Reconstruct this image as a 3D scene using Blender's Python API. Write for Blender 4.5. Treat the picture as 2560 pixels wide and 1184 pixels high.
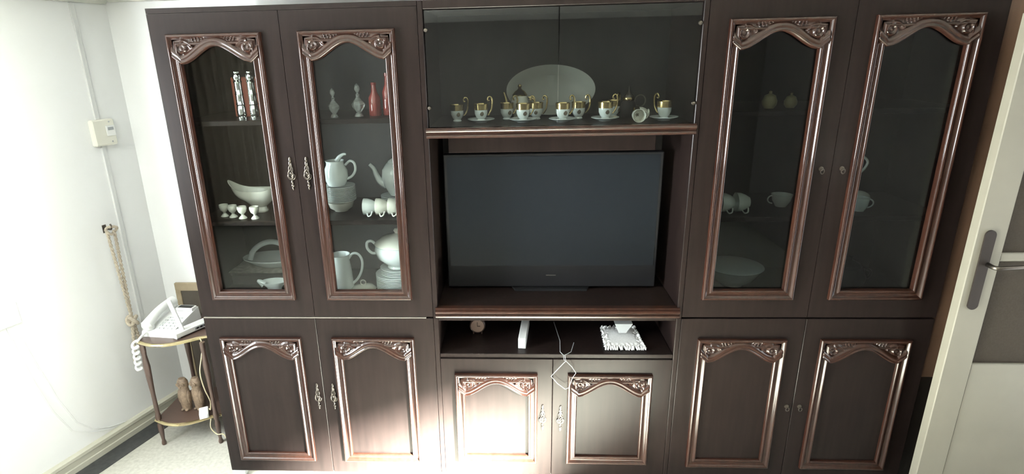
import bpy, math, random
from mathutils import Vector, Matrix
random.seed(7)
for _o in list(bpy.data.objects):
    bpy.data.objects.remove(_o, do_unlink=True)
SC = bpy.context.scene
COL = SC.collection
PI = math.pi

# ------------------------------------------------------------------ camera
cd = bpy.data.cameras.new('camera')
cam = bpy.data.objects.new('camera', cd)
COL.objects.link(cam)
SC.camera = cam
cd.sensor_fit = 'HORIZONTAL'
cd.sensor_width = 36.0
cd.lens = 36.0 * 1430.0 / 2560.0
cd.shift_x = 79.0 / 2560.0
cd.clip_start = 0.05
cd.clip_end = 60
_r = Vector((0.99834127, 0.05244127, -0.02376164))
_u = Vector((0.00655724, 0.30646443, 0.95185953))
_f = Vector((-0.05719882, 0.95043646, -0.30561221))
m = Matrix.Identity(4)
for i in range(3):
    m[i][0], m[i][1], m[i][2] = _r[i], _u[i], -_f[i]
m[0][3], m[1][3], m[2][3] = 1.353, -2.201, 1.906
cam.matrix_world = m

# ------------------------------------------------------------------ world, sun, daylight, exposure
w = bpy.data.worlds.new('outdoors')
SC.world = w
w.use_nodes = True
bg = w.node_tree.nodes['Background']
bg.inputs[0].default_value = (0.78, 0.88, 1.0, 1)
bg.inputs[1].default_value = 0.6

sd = bpy.data.lights.new('sun', 'SUN')
sd.energy = 1300.0
sd.angle = math.radians(7.0)
sd.color = (1.0, 0.97, 0.92)
sun = bpy.data.objects.new('sun', sd)
COL.objects.link(sun)
SUN_DIR = Vector((-3.10, 2.6, -1.48)).normalized()
sun.rotation_euler = SUN_DIR.to_track_quat('-Z', 'Y').to_euler()
sun.location = (5.5, -4, 2.6)

def area(name, loc, direction, sx, sy, power, col=(1, 1, 1), spread=180):
    d = bpy.data.lights.new(name, 'AREA')
    d.shape = 'RECTANGLE'; d.size = sx; d.size_y = sy; d.energy = power; d.color = col
    o = bpy.data.objects.new(name, d); COL.objects.link(o)
    o.location = loc
    o.rotation_euler = Vector(direction).to_track_quat('-Z', 'Y').to_euler()
    d.spread = math.radians(spread)
    return o
# daylight coming in through the open doorway of the right wall
area('doorway_daylight', (4.03, -0.62, 1.02), (-1, -0.12, 0), 0.8, 1.85, 14, (0.95, 0.99, 1.0), 120)
# added fill light in front of the solid left wall, outside the picture
area('left_wall_fill_light', (-1.222, -1.30, 1.42), (0.9457, -0.325, 0), 1.2, 1.1, 235, (0.92, 0.98, 1.0))

vs = SC.view_settings
vs.view_transform = 'Standard'
vs.look = 'None'
vs.exposure = 0.4
vs.gamma = 1.0
vs.use_curve_mapping = False

# ------------------------------------------------------------------ materials
MATS = {}
def mat(name, col, rough=0.5, metal=0.0, coat=0.0, coat_rough=0.1, spec=0.5, noise=None, bump=0.0, noise_scale=30, stretch=None, trans=0.0):
    if name in MATS: return MATS[name]
    M = bpy.data.materials.new(name); M.use_nodes = True
    nt = M.node_tree; b = nt.nodes['Principled BSDF']
    b.inputs['Base Color'].default_value = (*col, 1)
    b.inputs['Roughness'].default_value = rough
    b.inputs['Metallic'].default_value = metal
    b.inputs['Coat Weight'].default_value = coat
    b.inputs['Coat Roughness'].default_value = coat_rough
    b.inputs['Specular IOR Level'].default_value = spec
    b.inputs['Transmission Weight'].default_value = trans
    if noise or bump:
        tc = nt.nodes.new('ShaderNodeTexCoord'); mp = nt.nodes.new('ShaderNodeMapping')
        nz = nt.nodes.new('ShaderNodeTexNoise')
        nt.links.new(tc.outputs['Object'], mp.inputs[0]); nt.links.new(mp.outputs[0], nz.inputs['Vector'])
        if stretch: mp.inputs['Scale'].default_value = stretch
        nz.inputs['Scale'].default_value = noise_scale
        nz.inputs['Detail'].default_value = 5
        if noise:
            cr = nt.nodes.new('ShaderNodeValToRGB')
            cr.color_ramp.elements[0].position = 0.3; cr.color_ramp.elements[1].position = 0.7
            cr.color_ramp.elements[0].color = (*noise[0], 1); cr.color_ramp.elements[1].color = (*noise[1], 1)
            nt.links.new(nz.outputs['Fac'], cr.inputs[0]); nt.links.new(cr.outputs[0], b.inputs['Base Color'])
        if bump:
            bp = nt.nodes.new('ShaderNodeBump'); bp.inputs['Strength'].default_value = bump; bp.inputs['Distance'].default_value = 0.004
            nt.links.new(nz.outputs['Fac'], bp.inputs['Height']); nt.links.new(bp.outputs[0], b.inputs['Normal'])
    MATS[name] = M
    return M

wood = mat('dark_lacquered_wood', (0.05, 0.03, 0.025), 0.42, coat=0.19, coat_rough=0.2, spec=0.04, noise=((0.0085, 0.0058, 0.0053), (0.0125, 0.0083, 0.0075)), noise_scale=6, stretch=(9, 9, 0.7))
carved = mat('polished_mahogany_moulding', (0.10, 0.04, 0.025), 0.3, coat=0.55, coat_rough=0.06, spec=0.15, noise=((0.017, 0.0064, 0.0041), (0.026, 0.0098, 0.0062)), noise_scale=8, stretch=(8, 8, 1))
inner = mat('cabinet_lining', (0.03, 0.024, 0.022), 0.5, noise=((0.012, 0.0105, 0.010), (0.018, 0.015, 0.014)), noise_scale=7, stretch=(6, 6, 1))
plaster = mat('white_plaster', (0.84, 0.85, 0.845), 0.75, noise=((0.83, 0.84, 0.83), (0.86, 0.87, 0.865)), noise_scale=3, bump=0.05)
rearp = mat('taupe_wall_paint', (0.2, 0.18, 0.16), 0.8, noise=((0.17, 0.155, 0.14), (0.21, 0.19, 0.17)), noise_scale=3)
ceilm = mat('ceiling_paint', (0.80, 0.79, 0.75), 0.8)
corn = mat('cornice_paint', (0.55, 0.56, 0.50), 0.7, noise=((0.45, 0.48, 0.42), (0.62, 0.60, 0.54)), noise_scale=12)
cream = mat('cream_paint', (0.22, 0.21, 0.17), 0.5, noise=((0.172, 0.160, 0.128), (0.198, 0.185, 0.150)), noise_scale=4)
bbm = mat('baseboard_paint', (0.55, 0.54, 0.45), 0.4)
floorm = mat('terrazzo_floor', (0.62, 0.60, 0.52), 0.35, noise=((0.41, 0.40, 0.35), (0.53, 0.52, 0.46)), noise_scale=60)
blackm = mat('dark_border_stone', (0.045, 0.048, 0.05), 0.4, noise=((0.03, 0.032, 0.035), (0.06, 0.062, 0.065)), noise_scale=40)
porc = mat('white_porcelain', (0.78, 0.82, 0.81), 0.12, coat=0.5, coat_rough=0.03)
porc_cream = mat('ivory_porcelain', (0.74, 0.72, 0.64), 0.15, coat=0.5, coat_rough=0.03)
stone = mat('grey_stoneware', (0.30, 0.30, 0.27), 0.3)
gold = mat('gilding', (0.52, 0.39, 0.19), 0.25, metal=1.0)
brass = mat('brass', (0.70, 0.60, 0.36), 0.25, metal=1.0)
pewter = mat('aged_brass_pull', (0.13, 0.115, 0.10), 0.34, metal=1.0)
silver = mat('polished_silver', (0.85, 0.87, 0.87), 0.12, metal=1.0)
crystal = mat('cut_crystal', (0.75, 0.78, 0.77), 0.05, trans=0.75, coat=0.6, coat_rough=0.02)
ruby = mat('ruby_glass', (0.22, 0.035, 0.03), 0.1, coat=0.6, coat_rough=0.03)
redbox = mat('red_card', (0.42, 0.10, 0.06), 0.5)
yellowm = mat('amber_glaze', (0.42, 0.33, 0.16), 0.3)
blackg = mat('black_gloss_screen', (0.009, 0.011, 0.014), 0.12, spec=0.22)
blackp = mat('black_plastic', (0.011, 0.011, 0.012), 0.35, spec=0.2)
whitep = mat('white_plastic', (0.80, 0.81, 0.79), 0.35)
greyp = mat('grey_plastic', (0.32, 0.34, 0.35), 0.4)
beigep = mat('beige_plastic', (0.74, 0.73, 0.64), 0.45)
ductm = mat('duct_shade_grey', (0.66, 0.67, 0.66), 0.7)  # greyed so the shading on the white duct sits in its colour
brownw = mat('warm_brown_board', (0.12, 0.07, 0.045), 0.45, noise=((0.09, 0.052, 0.034), (0.13, 0.076, 0.050)), noise_scale=5, stretch=(6, 6, 0.6))
greykey = mat('key_plastic', (0.52, 0.54, 0.53), 0.4)
paper = mat('white_card', (0.80, 0.82, 0.81), 0.5)
rope_m = mat('hemp_rope', (0.50, 0.42, 0.31), 0.85, noise=((0.36, 0.31, 0.24), (0.52, 0.46, 0.37)), noise_scale=90)
tan = mat('tan_card', (0.33, 0.26, 0.17), 0.6, noise=((0.29, 0.23, 0.15), (0.37, 0.30, 0.20)), noise_scale=20)
brownb = mat('dark_brown_board', (0.075, 0.062, 0.048), 0.6)
greyb = mat('grey_card', (0.20, 0.20, 0.18), 0.6)
carvew = mat('carved_light_wood', (0.36, 0.26, 0.17), 0.6, noise=((0.13, 0.09, 0.06), (0.24, 0.175, 0.12)), noise_scale=70, bump=0.3)
stained = mat('brown_stained_wood', (0.075, 0.045, 0.035), 0.4, coat=0.3, coat_rough=0.2)
smoked = mat('brown_obscure_glass', (0.06, 0.05, 0.04), 0.6, spec=0.08, noise=((0.038, 0.031, 0.024), (0.046, 0.038, 0.030)), noise_scale=150, bump=0.15)
handlem = mat('dark_bronze', (0.022, 0.017, 0.015), 0.5, spec=0.2)
curtainm = mat('beige_curtain_cloth', (0.42, 0.36, 0.29), 0.9)
lace = mat('white_crochet', (0.82, 0.83, 0.82), 0.9, noise=((0.70, 0.71, 0.70), (0.88, 0.88, 0.87)), noise_scale=120)
clothm = mat('grey_tray_cloth', (0.30, 0.28, 0.25), 0.8, noise=((0.22, 0.20, 0.18), (0.38, 0.35, 0.31)), noise_scale=50)
cablew = mat('white_cable', (0.72, 0.71, 0.68), 0.5)
cabley = mat('cream_cable', (0.60, 0.52, 0.34), 0.5)
clockm = mat('copper_clock_face', (0.45, 0.33, 0.27), 0.45)
motif = mat('dark_motif', (0.12, 0.09, 0.06), 0.4)

def glass_material(name, tint=(1, 1, 1), rough=0.02):
    M = bpy.data.materials.new(name); M.use_nodes = True
    nt = M.node_tree; nt.nodes.clear()
    out = nt.nodes.new('ShaderNodeOutputMaterial'); mx = nt.nodes.new('ShaderNodeMixShader')
    tr = nt.nodes.new('ShaderNodeBsdfTransparent'); gl = nt.nodes.new('ShaderNodeBsdfGlossy'); fr = nt.nodes.new('ShaderNodeMath')
    lw = nt.nodes.new('ShaderNodeLayerWeight'); pw = nt.nodes.new('ShaderNodeMath')
    pw.operation = 'POWER'; pw.inputs[1].default_value = 5.0
    fr.operation = 'MULTIPLY_ADD'; fr.inputs[1].default_value = 0.96; fr.inputs[2].default_value = 0.04
    nt.links.new(lw.outputs['Facing'], pw.inputs[0]); nt.links.new(pw.outputs[0], fr.inputs[0])
    tr.inputs[0].default_value = (*tint, 1); gl.inputs['Roughness'].default_value = rough
    nt.links.new(fr.outputs[0], mx.inputs[0]); nt.links.new(tr.outputs[0], mx.inputs[1]); nt.links.new(gl.outputs[0], mx.inputs[2])
    nt.links.new(mx.outputs[0], out.inputs[0])
    MATS[name] = M
    return M
glass = glass_material('clear_cabinet_glass', (0.90, 0.93, 0.92))
centre_glass = glass_material('tinted_compartment_glass', (0.80, 0.83, 0.82))
dull_glass = glass_material('smoked_cabinet_glass', (0.62, 0.66, 0.66))

# ------------------------------------------------------------------ mesh helpers
class MB:
    """collects vertices and faces for one mesh"""
    def __init__(s): s.v = []; s.f = []; s.sm = []
    def add(s, vs_, fs, smooth=False):
        n = len(s.v); s.v += [tuple(p) for p in vs_]
        for q in fs: s.f.append(tuple(n + i for i in q)); s.sm.append(smooth)
        return s
    def box(s, x0, x1, y0, y1, z0, z1):
        v = [(x0, y0, z0), (x1, y0, z0), (x1, y1, z0), (x0, y1, z0), (x0, y0, z1), (x1, y0, z1), (x1, y1, z1), (x0, y1, z1)]
        return s.add(v, [(0, 3, 2, 1), (4, 5, 6, 7), (0, 1, 5, 4), (1, 2, 6, 5), (2, 3, 7, 6), (3, 0, 4, 7)])
    def bbox(s, x0, x1, y0, y1, z0, z1, b=0.002):
        """box with chamfered edges"""
        v = []; f = []
        def P(i, j, k, ax):
            x = (x0, x1)[i]; y = (y0, y1)[j]; z = (z0, z1)[k]
            if ax != 0: x += b * (1 - 2 * i)
            if ax != 1: y += b * (1 - 2 * j)
            if ax != 2: z += b * (1 - 2 * k)
            return (x, y, z)
        idx = {}
        for i in (0, 1):
            for j in (0, 1):
                for k in (0, 1):
                    for ax in range(3):
                        idx[i, j, k, ax] = len(v); v.append(P(i, j, k, ax))
        for k in (0, 1):
            q = [idx[0, 0, k, 2], idx[1, 0, k, 2], idx[1, 1, k, 2], idx[0, 1, k, 2]]; f.append(q if k else q[::-1])
        for j in (0, 1):
            q = [idx[0, j, 0, 1], idx[1, j, 0, 1], idx[1, j, 1, 1], idx[0, j, 1, 1]]; f.append(q[::-1] if j else q)
        for i in (0, 1):
            q = [idx[i, 0, 0, 0], idx[i, 1, 0, 0], idx[i, 1, 1, 0], idx[i, 0, 1, 0]]; f.append(q if i else q[::-1])
        for j in (0, 1):
            for k in (0, 1):
                f.append([idx[0, j, k, 1], idx[1, j, k, 1], idx[1, j, k, 2], idx[0, j, k, 2]])
        for i in (0, 1):
            for k in (0, 1):
                f.append([idx[i, 0, k, 0], idx[i, 1, k, 0], idx[i, 1, k, 2], idx[i, 0, k, 2]])
        for i in (0, 1):
            for j in (0, 1):
                f.append([idx[i, j, 0, 0], idx[i, j, 1, 0], idx[i, j, 1, 1], idx[i, j, 0, 1]])
        for i in (0, 1):
            for j in (0, 1):
                for k in (0, 1):
                    f.append([idx[i, j, k, 0], idx[i, j, k, 1], idx[i, j, k, 2]])
        return s.add(v, f)
    def lathe(s, prof, n=28, c=(0, 0, 0), sx=1.0, sy=1.0, closed=False, flute=None):
        v = []; f = []; m_ = len(prof)
        for r, z in prof:
            for k in range(n):
                a = 2 * PI * k / n
                rr = r * (1 + (flute[1] * math.cos(flute[0] * a) if flute else 0))
                v.append((c[0] + rr * math.cos(a) * sx, c[1] + rr * math.sin(a) * sy, c[2] + z))
        for i in range(m_ - 1):
            for k in range(n):
                k2 = (k + 1) % n
                f.append((i * n + k, i * n + k2, (i + 1) * n + k2, (i + 1) * n + k))
        if prof[0][0] > 1e-5: f.append(tuple(range(n))[::-1])
        if prof[-1][0] > 1e-5: f.append(tuple((m_ - 1) * n + k for k in range(n)))
        return s.add(v, f, True)
    def tube(s, pts, r, n=8, closed=False):
        pts = [Vector(p) for p in pts]; N = len(pts)
        R = list(r) if isinstance(r, (list, tuple)) else [r] * N
        if 3 <= N <= 12 and not closed:
            P2, R2 = [], []                      # Catmull-Rom smoothing of coarse paths
            for i in range(N - 1):
                p0, p1, p2, p3 = pts[max(i - 1, 0)], pts[i], pts[i + 1], pts[min(i + 2, N - 1)]
                for k in range(5):
                    t = k / 5
                    P2.append(0.5 * (2 * p1 + (p2 - p0) * t + (2 * p0 - 5 * p1 + 4 * p2 - p3) * t * t + (3 * p1 - p0 - 3 * p2 + p3) * t ** 3))
                    R2.append(R[i] * (1 - t) + R[i + 1] * t)
            pts = P2 + [pts[-1]]; R = R2 + [R[-1]]; N = len(pts)
        v = []; f = []; prev = None
        for i, p in enumerate(pts):
            if closed: t = pts[(i + 1) % N] - pts[i - 1]
            else: t = pts[min(i + 1, N - 1)] - pts[max(i - 1, 0)]
            t = t.normalized() if t.length > 1e-9 else Vector((0, 0, 1))
            if prev is None:
                a = Vector((0, 0, 1)) if abs(t.z) < 0.9 else Vector((1, 0, 0))
                nrm = (a - t * a.dot(t)).normalized()
            else:
                nrm = prev - t * prev.dot(t)
                nrm = nrm.normalized() if nrm.length > 1e-9 else t.orthogonal().normalized()
            prev = nrm; bn = t.cross(nrm)
            for k in range(n):
                a = 2 * PI * k / n
                v.append(p + (nrm * math.cos(a) + bn * math.sin(a)) * R[i])
        for i in range(N if closed else N - 1):
            j = (i + 1) % N
            for k in range(n):
                k2 = (k + 1) % n
                f.append((i * n + k, i * n + k2, j * n + k2, j * n + k))
        if not closed:
            f.append(tuple(range(n))[::-1]); f.append(tuple((N - 1) * n + k for k in range(n)))
        return s.add(v, f, True)
    def prism(s, poly, a0, a1, axis='z', smooth=False):
        n = len(poly)
        def P(p, a):
            if axis == 'z': return (p[0], p[1], a)
            if axis == 'y': return (p[0], a, p[1])
            return (a, p[0], p[1])
        v = [P(p, a0) for p in poly] + [P(p, a1) for p in poly]
        f = [tuple(range(n))[::-1], tuple(range(n, 2 * n))]
        s.add(v, f)
        k = len(s.v) - 2 * n
        for i in range(n):
            j = (i + 1) % n
            s.f.append((k + i, k + j, k + n + j, k + n + i)); s.sm.append(smooth)
        return s
    def grid(s, fn, nu, nv, smooth=True, closed_u=False):
        v = [fn(i / (nu if closed_u else nu - 1), j / (nv - 1)) for j in range(nv) for i in range(nu)]
        f = []
        for j in range(nv - 1):
            for i in range(nu if closed_u else nu - 1):
                i2 = (i + 1) % nu
                f.append((j * nu + i, j * nu + i2, (j + 1) * nu + i2, (j + 1) * nu + i))
        return s.add(v, f, smooth)
    def ball(s, c, rx, ry, rz, n=16, m_=10):
        pr = [(max(1e-6, math.sin(PI * i / m_)), -math.cos(PI * i / m_)) for i in range(m_ + 1)]
        v = []; f = []
        for r, z in pr:
            for k in range(n):
                a = 2 * PI * k / n
                v.append((c[0] + r * math.cos(a) * rx, c[1] + r * math.sin(a) * ry, c[2] + z * rz))
        for i in range(m_):
            for k in range(n):
                k2 = (k + 1) % n
                f.append((i * n + k, i * n + k2, (i + 1) * n + k2, (i + 1) * n + k))
        return s.add(v, f, True)
    def xf(s, M):
        s.v = [tuple(M @ Vector(p)) for p in s.v]; return s
    def mesh(s, name, material, sharp=40):
        me = bpy.data.meshes.new(name)
        me.from_pydata(s.v, [], s.f)
        me.polygons.foreach_set('use_smooth', s.sm)
        me.update()
        if any(s.sm): me.set_sharp_from_angle(angle=math.radians(sharp))
        me.materials.append(material)
        return me
    def build(s, name, material, parent=None, loc=(0, 0, 0), rz=0.0):
        return place(name, s.mesh(name, material), parent, loc, rz)

def place(name, me, parent=None, loc=(0, 0, 0), rz=0.0):
    o = bpy.data.objects.new(name, me); COL.objects.link(o)
    o.location = loc; o.rotation_euler = (0, 0, rz)
    if parent: o.parent = parent
    return o
def empty(name, loc=(0, 0, 0), rz=0.0, parent=None):
    o = bpy.data.objects.new(name, None); COL.objects.link(o)
    o.location = loc; o.rotation_euler = (0, 0, rz); o.empty_display_size = 0.05
    if parent: o.parent = parent
    return o
def tag(o, label, cat, group=None):
    o['label'] = label; o['category'] = cat
    if group: o['group'] = group
    return o
def struct(o, label=None, cat=None):
    o['kind'] = 'structure'
    if label: o['label'] = label
    if cat: o['category'] = cat
    return o
def copy_tree(o, parent=None):
    c = o.copy(); COL.objects.link(c)
    if parent: c.parent = parent
    for ch in list(o.children): copy_tree(ch, c)
    return c

# ================================================================== THE ROOM
# the left wall runs obliquely: it passes (-0.804,-0.006) with direction LD
LD = Vector((0.325, 0.9457, 0)); LN = Vector((0.9457, -0.325, 0)); L0 = Vector((-0.804, -0.006, 0))
def LW(s, h, z):
    """point on the left wall, s along it, h in front of it"""
    p = L0 + LD * s + LN * h
    return (p.x, p.y, z)
S1 = (0.64 + 0.006) / 0.9457           # the corner with the back wall
S0 = (-4.2 + 0.006) / 0.9457           # the corner with the rear wall
XC = LW(S1, 0, 0)[0]; XR = LW(S0, 0, 0)[0]
CEIL = 2.225
struct(MB().prism([(XR - .2, -4.4), (4.15, -4.4), (4.15, .84), (XC - .2, .84)], -0.1, 0.0).build('floor', floorm), 'pale beige terrazzo floor', 'floor')
struct(MB().prism([(XR - .2, -4.4), (4.15, -4.4), (4.15, .84), (XC - .2, .84)], CEIL, CEIL + .1).build('ceiling', ceilm), 'pale painted ceiling', 'ceiling')
struct(MB().box(XC - .2, 4.15, 0.64, 0.79, 0, CEIL).build('wall_back', plaster), 'white plaster wall behind the cabinets', 'wall')
a, b = LW(S0 - .1, 0, 0), LW(S1 + .1, 0, 0); c, d = LW(S1 + .1, -.15, 0), LW(S0 - .1, -.15, 0)
struct(MB().prism([a[:2], b[:2], c[:2], d[:2]], 0, CEIL).build('wall_left', plaster), 'white plaster wall on the left', 'wall')
struct(MB().box(XR - .2, 4.15, -4.35, -4.2, 0, CEIL).build('wall_rear', rearp), 'taupe wall behind the viewer', 'wall')
# right wall with an open doorway and a small window
WY0, WY1, WZ0, WZ1 = -3.06, -2.27, 0.95, 1.74
DY0, DY1, DZ1 = -1.05, -0.2, 2.0
rw = MB()
rw.box(4.0, 4.15, DY1, .64, 0, CEIL).box(4.0, 4.15, DY0, DY1, DZ1, CEIL).box(4.0, 4.15, WY1, DY0, 0, CEIL)
rw.box(4.0, 4.15, WY0, WY1, 0, WZ0).box(4.0, 4.15, WY0, WY1, WZ1, CEIL).box(4.0, 4.15, -4.35, WY0, 0, CEIL)
struct(rw.build('wall_right', rearp), 'taupe wall on the right', 'wall')
wn = empty('window_1', (4.08, (WY0 + WY1) / 2, WZ0)); struct(wn, 'small window in the right wall', 'window')
hw, hh = (WY1 - WY0) / 2, WZ1 - WZ0
for nm, bx in (('window_frame', (-.02, .02, -hw, -hw + .03, 0, hh)), ('window_frame', (-.02, .02, hw - .03, hw, 0, hh)), ('window_frame', (-.02, .02, -hw, hw, 0, .03)), ('window_frame', (-.02, .02, -hw, hw, hh - .03, hh))):
    MB().box(*bx).build(nm, cream, wn)
MB().box(-.003, .003, -hw, hw, 0, hh).build('pane', glass, wn)
w2 = empty('fill_light_frame', LW(-1.37, 0, .82), math.atan2(LD.y, LD.x)); struct(w2, 'added window frame around the fill light on the left wall, outside the picture', 'window')  # frame bars only, no opening behind; added to dress the fill light
for bx in ((-.72, -.66, -.05, 0, 0, 1.20), (.66, .72, -.05, 0, 0, 1.20), (-.66, .66, -.05, 0, 0, .05), (-.66, .66, -.05, 0, 1.15, 1.20), (-.015, .015, -.012, 0, .05, 1.15)):
    MB().box(*bx).build('window_frame', cream, w2)
hl = MB().box(5.0, 5.1, -1.9, 0.9, -.1, 3.2).box(4.15, 5.1, 0.8, 0.9, -.1, 3.2).box(4.15, 5.1, -1.9, .9, -.1, 0).box(4.15, 5.1, -2.0, -1.9, -.1, 3.2).box(4.15, 5.1, -2.0, .9, 2.6, 2.7)  # unseen shell, added to keep the sun out of the doorway
struct(hl.build('wall_hall_sunblock', plaster), 'unseen plaster hallway shell added beyond the open doorway to block the sun', 'wall')

# baseboard, dark border and cornice along the left wall
def along_left(name, prof, material, s0=-0.75, s1=S1 - 0.012):
    """prof: (h, z) outline swept along the left wall"""
    v = [LW(s0, h, z) for h, z in prof] + [LW(s1, h, z) for h, z in prof]
    n = len(prof)
    f = [tuple(range(n)), tuple(range(n, 2 * n))[::-1]] + [(i, n + i, n + (i + 1) % n, (i + 1) % n) for i in range(n)]
    return MB().add(v, f).build(name, material)
struct(along_left('baseboard_left', [(0, 0.001), (.018, .001), (.018, .03), (.014, .034), (.014, .062), (.020, .068), (.020, .084), (.010, .092), (0, .094)], bbm), 'cream grooved skirting along the left wall', 'skirting')
struct(along_left('trim_1', [(.018, 0.0005), (.125, .0005), (.125, .003), (.018, .003)], blackm), 'dark stone border strip along the left wall', 'border')
struct(along_left('trim_2', [(0, 2.17), (.02, 2.17), (.035, 2.19), (.06, 2.205), (.07, CEIL - .001), (0, CEIL - .001)], corn, s0=-2.5), 'greenish grey cornice over the left wall', 'cornice')
struct(MB().prism([(.639, 2.178), (.615, 2.178), (.60, 2.195), (.575, 2.21), (.565, CEIL - .001), (.639, CEIL - .001)], XC + .03, 3.99, 'x').build('trim_3', corn), 'cornice above the cabinets', 'cornice')

# ================================================================== CABINETS
Z0, ZSEAM, ZTOP = 0.03, 0.838, 2.092
DEPTH = 0.45
LX0, LX1, RX0, RX1 = 0.0, 1.010, 2.051, 3.061
MW = 0.362                                # moulding frame width

PROF = [(0.0, 0.0), (0.0, .012), (.002, .0155), (.0055, .0175), (.009, .0165), (.0115, .0125), (.014, .0095), (.019, .0075), (.025, .0075), (.029, .0095), (.031, .0125), (.034, .0145), (.0375, .0135), (.040, .010), (.0415, .004), (.0415, -.012)]
def frame_mesh(h):
    """mitred picture-frame moulding, width MW, height h, lying on y=0, front towards -y"""
    hx = MW / 2
    M = MB(); n = len(PROF)
    ring = []
    for u, t in PROF:
        ring.append([(-hx + u, -t, u), (hx - u, -t, u), (hx - u, -t, h - u), (-hx + u, -t, h - u)])
    for side in range(4):
        v = []
        for i in range(n): v.append(ring[i][side]); v.append(ring[i][(side + 1) % 4])
        M.add(v, [(2 * i, 2 * i + 1, 2 * i + 3, 2 * i + 2) for i in range(n - 1)], True)
    return M.mesh('moulding', carved, 50)
def sstep(t):
    t = max(0, min(1, t)); return t * t * (3 - 2 * t)
def arch(x):
    u = abs(x) / 0.152
    return 0.046 + 0.062 * sstep(u / 0.9) - 0.012 * max(0, u - .9) / .1
def carving_mesh():
    """carved ogee head: scrolls in the corners, a beaded arch and fluting; z measured down from 0"""
    hx = MW / 2 - 0.010; nu, nv = 121, 34
    top = 0.008; band = 0.032
    def hgt(x, zd):
        ax = abs(x); e = 1e-3
        sl = (arch(ax + e) - arch(ax - e)) / (2 * e)
        dd = (arch(x) - zd) / math.sqrt(1 + sl * sl)
        h = 0.0075
        if dd < band:
            h = 0.009 + 0.0085 * max(0, math.sin(PI * min(1, dd / band))) ** 0.8
            if dd < .010: h += .0045 * math.sin(PI * dd / .010)
            k = (dd - .014) / .003; h -= .003 * math.exp(-k * k)
        else:
            fade = sstep((dd - band) / .004)
            r = math.hypot(ax - .128, zd - .050)
            h += fade * .0085 * math.exp(-((r - .016) / .0042) ** 2)
            h += fade * .006 * math.exp(-(r / .006) ** 2)
            r2 = math.hypot(ax - .121, zd - .062)
            if ax < .128: h += fade * .0075 * math.exp(-((r2 - .037) / .005) ** 2)
            if .018 < ax < .094 and zd < .05:
                h += fade * .0048 * math.cos(2 * PI * (ax + .35 * zd) / .0125) * sstep((.094 - ax) / .01) * sstep((ax - .018) / .01)
        if zd < top + .006: h = max(h, .0105)
        ex = (hx - ax)
        if ex < .004: h *= max(0.2, ex / .004)
        return h
    def fn(u, t):
        x = -hx + 2 * hx * u
        lo = arch(x); zd = top + (lo - top) * t
        h = hgt(x, zd)
        if t > .999: h = -.004
        return (x, -h, -zd)
    return MB().grid(fn, nu, nv).mesh('carving', carved, 55)
FR_U, FR_L, FR_C = frame_mesh(1.075), frame_mesh(0.640), frame_mesh(0.460)
CARV = carving_mesh()

def handle_mesh():
    """cast openwork pull: leaf finial, oval ring, heart loops and a drop"""
    M = MB()
    def loop(cx, cz, rx, rz, r=.0022, n=18, y=-.004, tilt=0):
        pts = []
        for k in range(n):
            a_ = 2 * PI * k / n; px, pz = rx * math.cos(a_), rz * math.sin(a_)
            pts.append((cx + px * math.cos(tilt) - pz * math.sin(tilt), y, cz + px * math.sin(tilt) + pz * math.cos(tilt)))
        M.tube(pts, r, 7, True)
    M.ball((0, -.003, .062), .005, .003, .010)
    M.ball((-.002, -.004, .046), .0042, .003, .010)
    M.ball((.004, -.004, .043), .003, .003, .007)
    loop(0, .024, .008, .013)
    M.ball((0, -.006, .008), .006, .005, .006)
    loop(-.007, -.008, .0065, .011, tilt=.45); loop(.007, -.008, .0065, .011, tilt=-.45)
    loop(0, .004, .010, .018, r=.0018, y=-.010)
    M.ball((0, -.004, -.028), .0045, .0035, .008)
    M.ball((.001, -.004, -.042), .006, .004, .006)
    M.ball((0, -.003, -.054), .003, .0025, .007)
    M.box(-.0035, .0035, -.003, 0, -.055, .065)
    return M.mesh('handle', pewter, 60)
HANDLE = handle_mesh()
def key_mesh():
    M = MB()
    M.lathe([(.009, 0), (.009, .002), (.006, .003), (1e-6, .003)], 14).xf(Matrix.Rotation(PI / 2, 4, 'X'))
    n0 = MB().tube([(.007 * math.cos(2 * PI * k / 14), -.012, -.008 + .009 * math.sin(2 * PI * k / 14)) for k in range(14)], .002, 6, True)
    M.add(n0.v, n0.f, True)
    return M.mesh('key_pull', pewter, 60)
KEY = key_mesh()

def door(parent, x0, x1, z0, z1, mx, mz, frame, fh, glazed, hx, hz, gm=None, pull=None):
    """slab door x0..x1 z0..z1 in the plane y=0; moulding centred at mx, foot at mz"""
    D = empty('door', ((x0 + x1) / 2, 0, z0), parent=parent)
    ox, oz = -(x0 + x1) / 2, -z0
    M = MB()
    if glazed:
        il, ir, ib, it = mx - MW / 2 + .036, mx + MW / 2 - .036, mz + .036, mz + fh - .040
        M.box(x0 + ox, il + ox, 0, .02, 0, z1 + oz).box(ir + ox, x1 + ox, 0, .02, 0, z1 + oz)
        M.box(il + ox, ir + ox, 0, .02, 0, ib + oz).box(il + ox, ir + ox, 0, .02, it + oz, z1 + oz)
    else:
        M.bbox(x0 + ox, x1 + ox, 0, .02, 0, z1 + oz, .0015)
    M.build('door_board', wood, D)
    place('moulding', frame, D, (mx + ox, 0, mz + oz))
    place('carving', CARV, D, (mx + ox, 0, mz + fh + oz))
    if glazed:
        MB().box(il + ox - .006, ir + ox + .006, .010, .014, ib + oz - .006, it + oz + .006).build('glass_pane', gm or glass, D)
    place('handle', pull or HANDLE, D, (hx + ox, 0, hz + oz))
    return D

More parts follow.
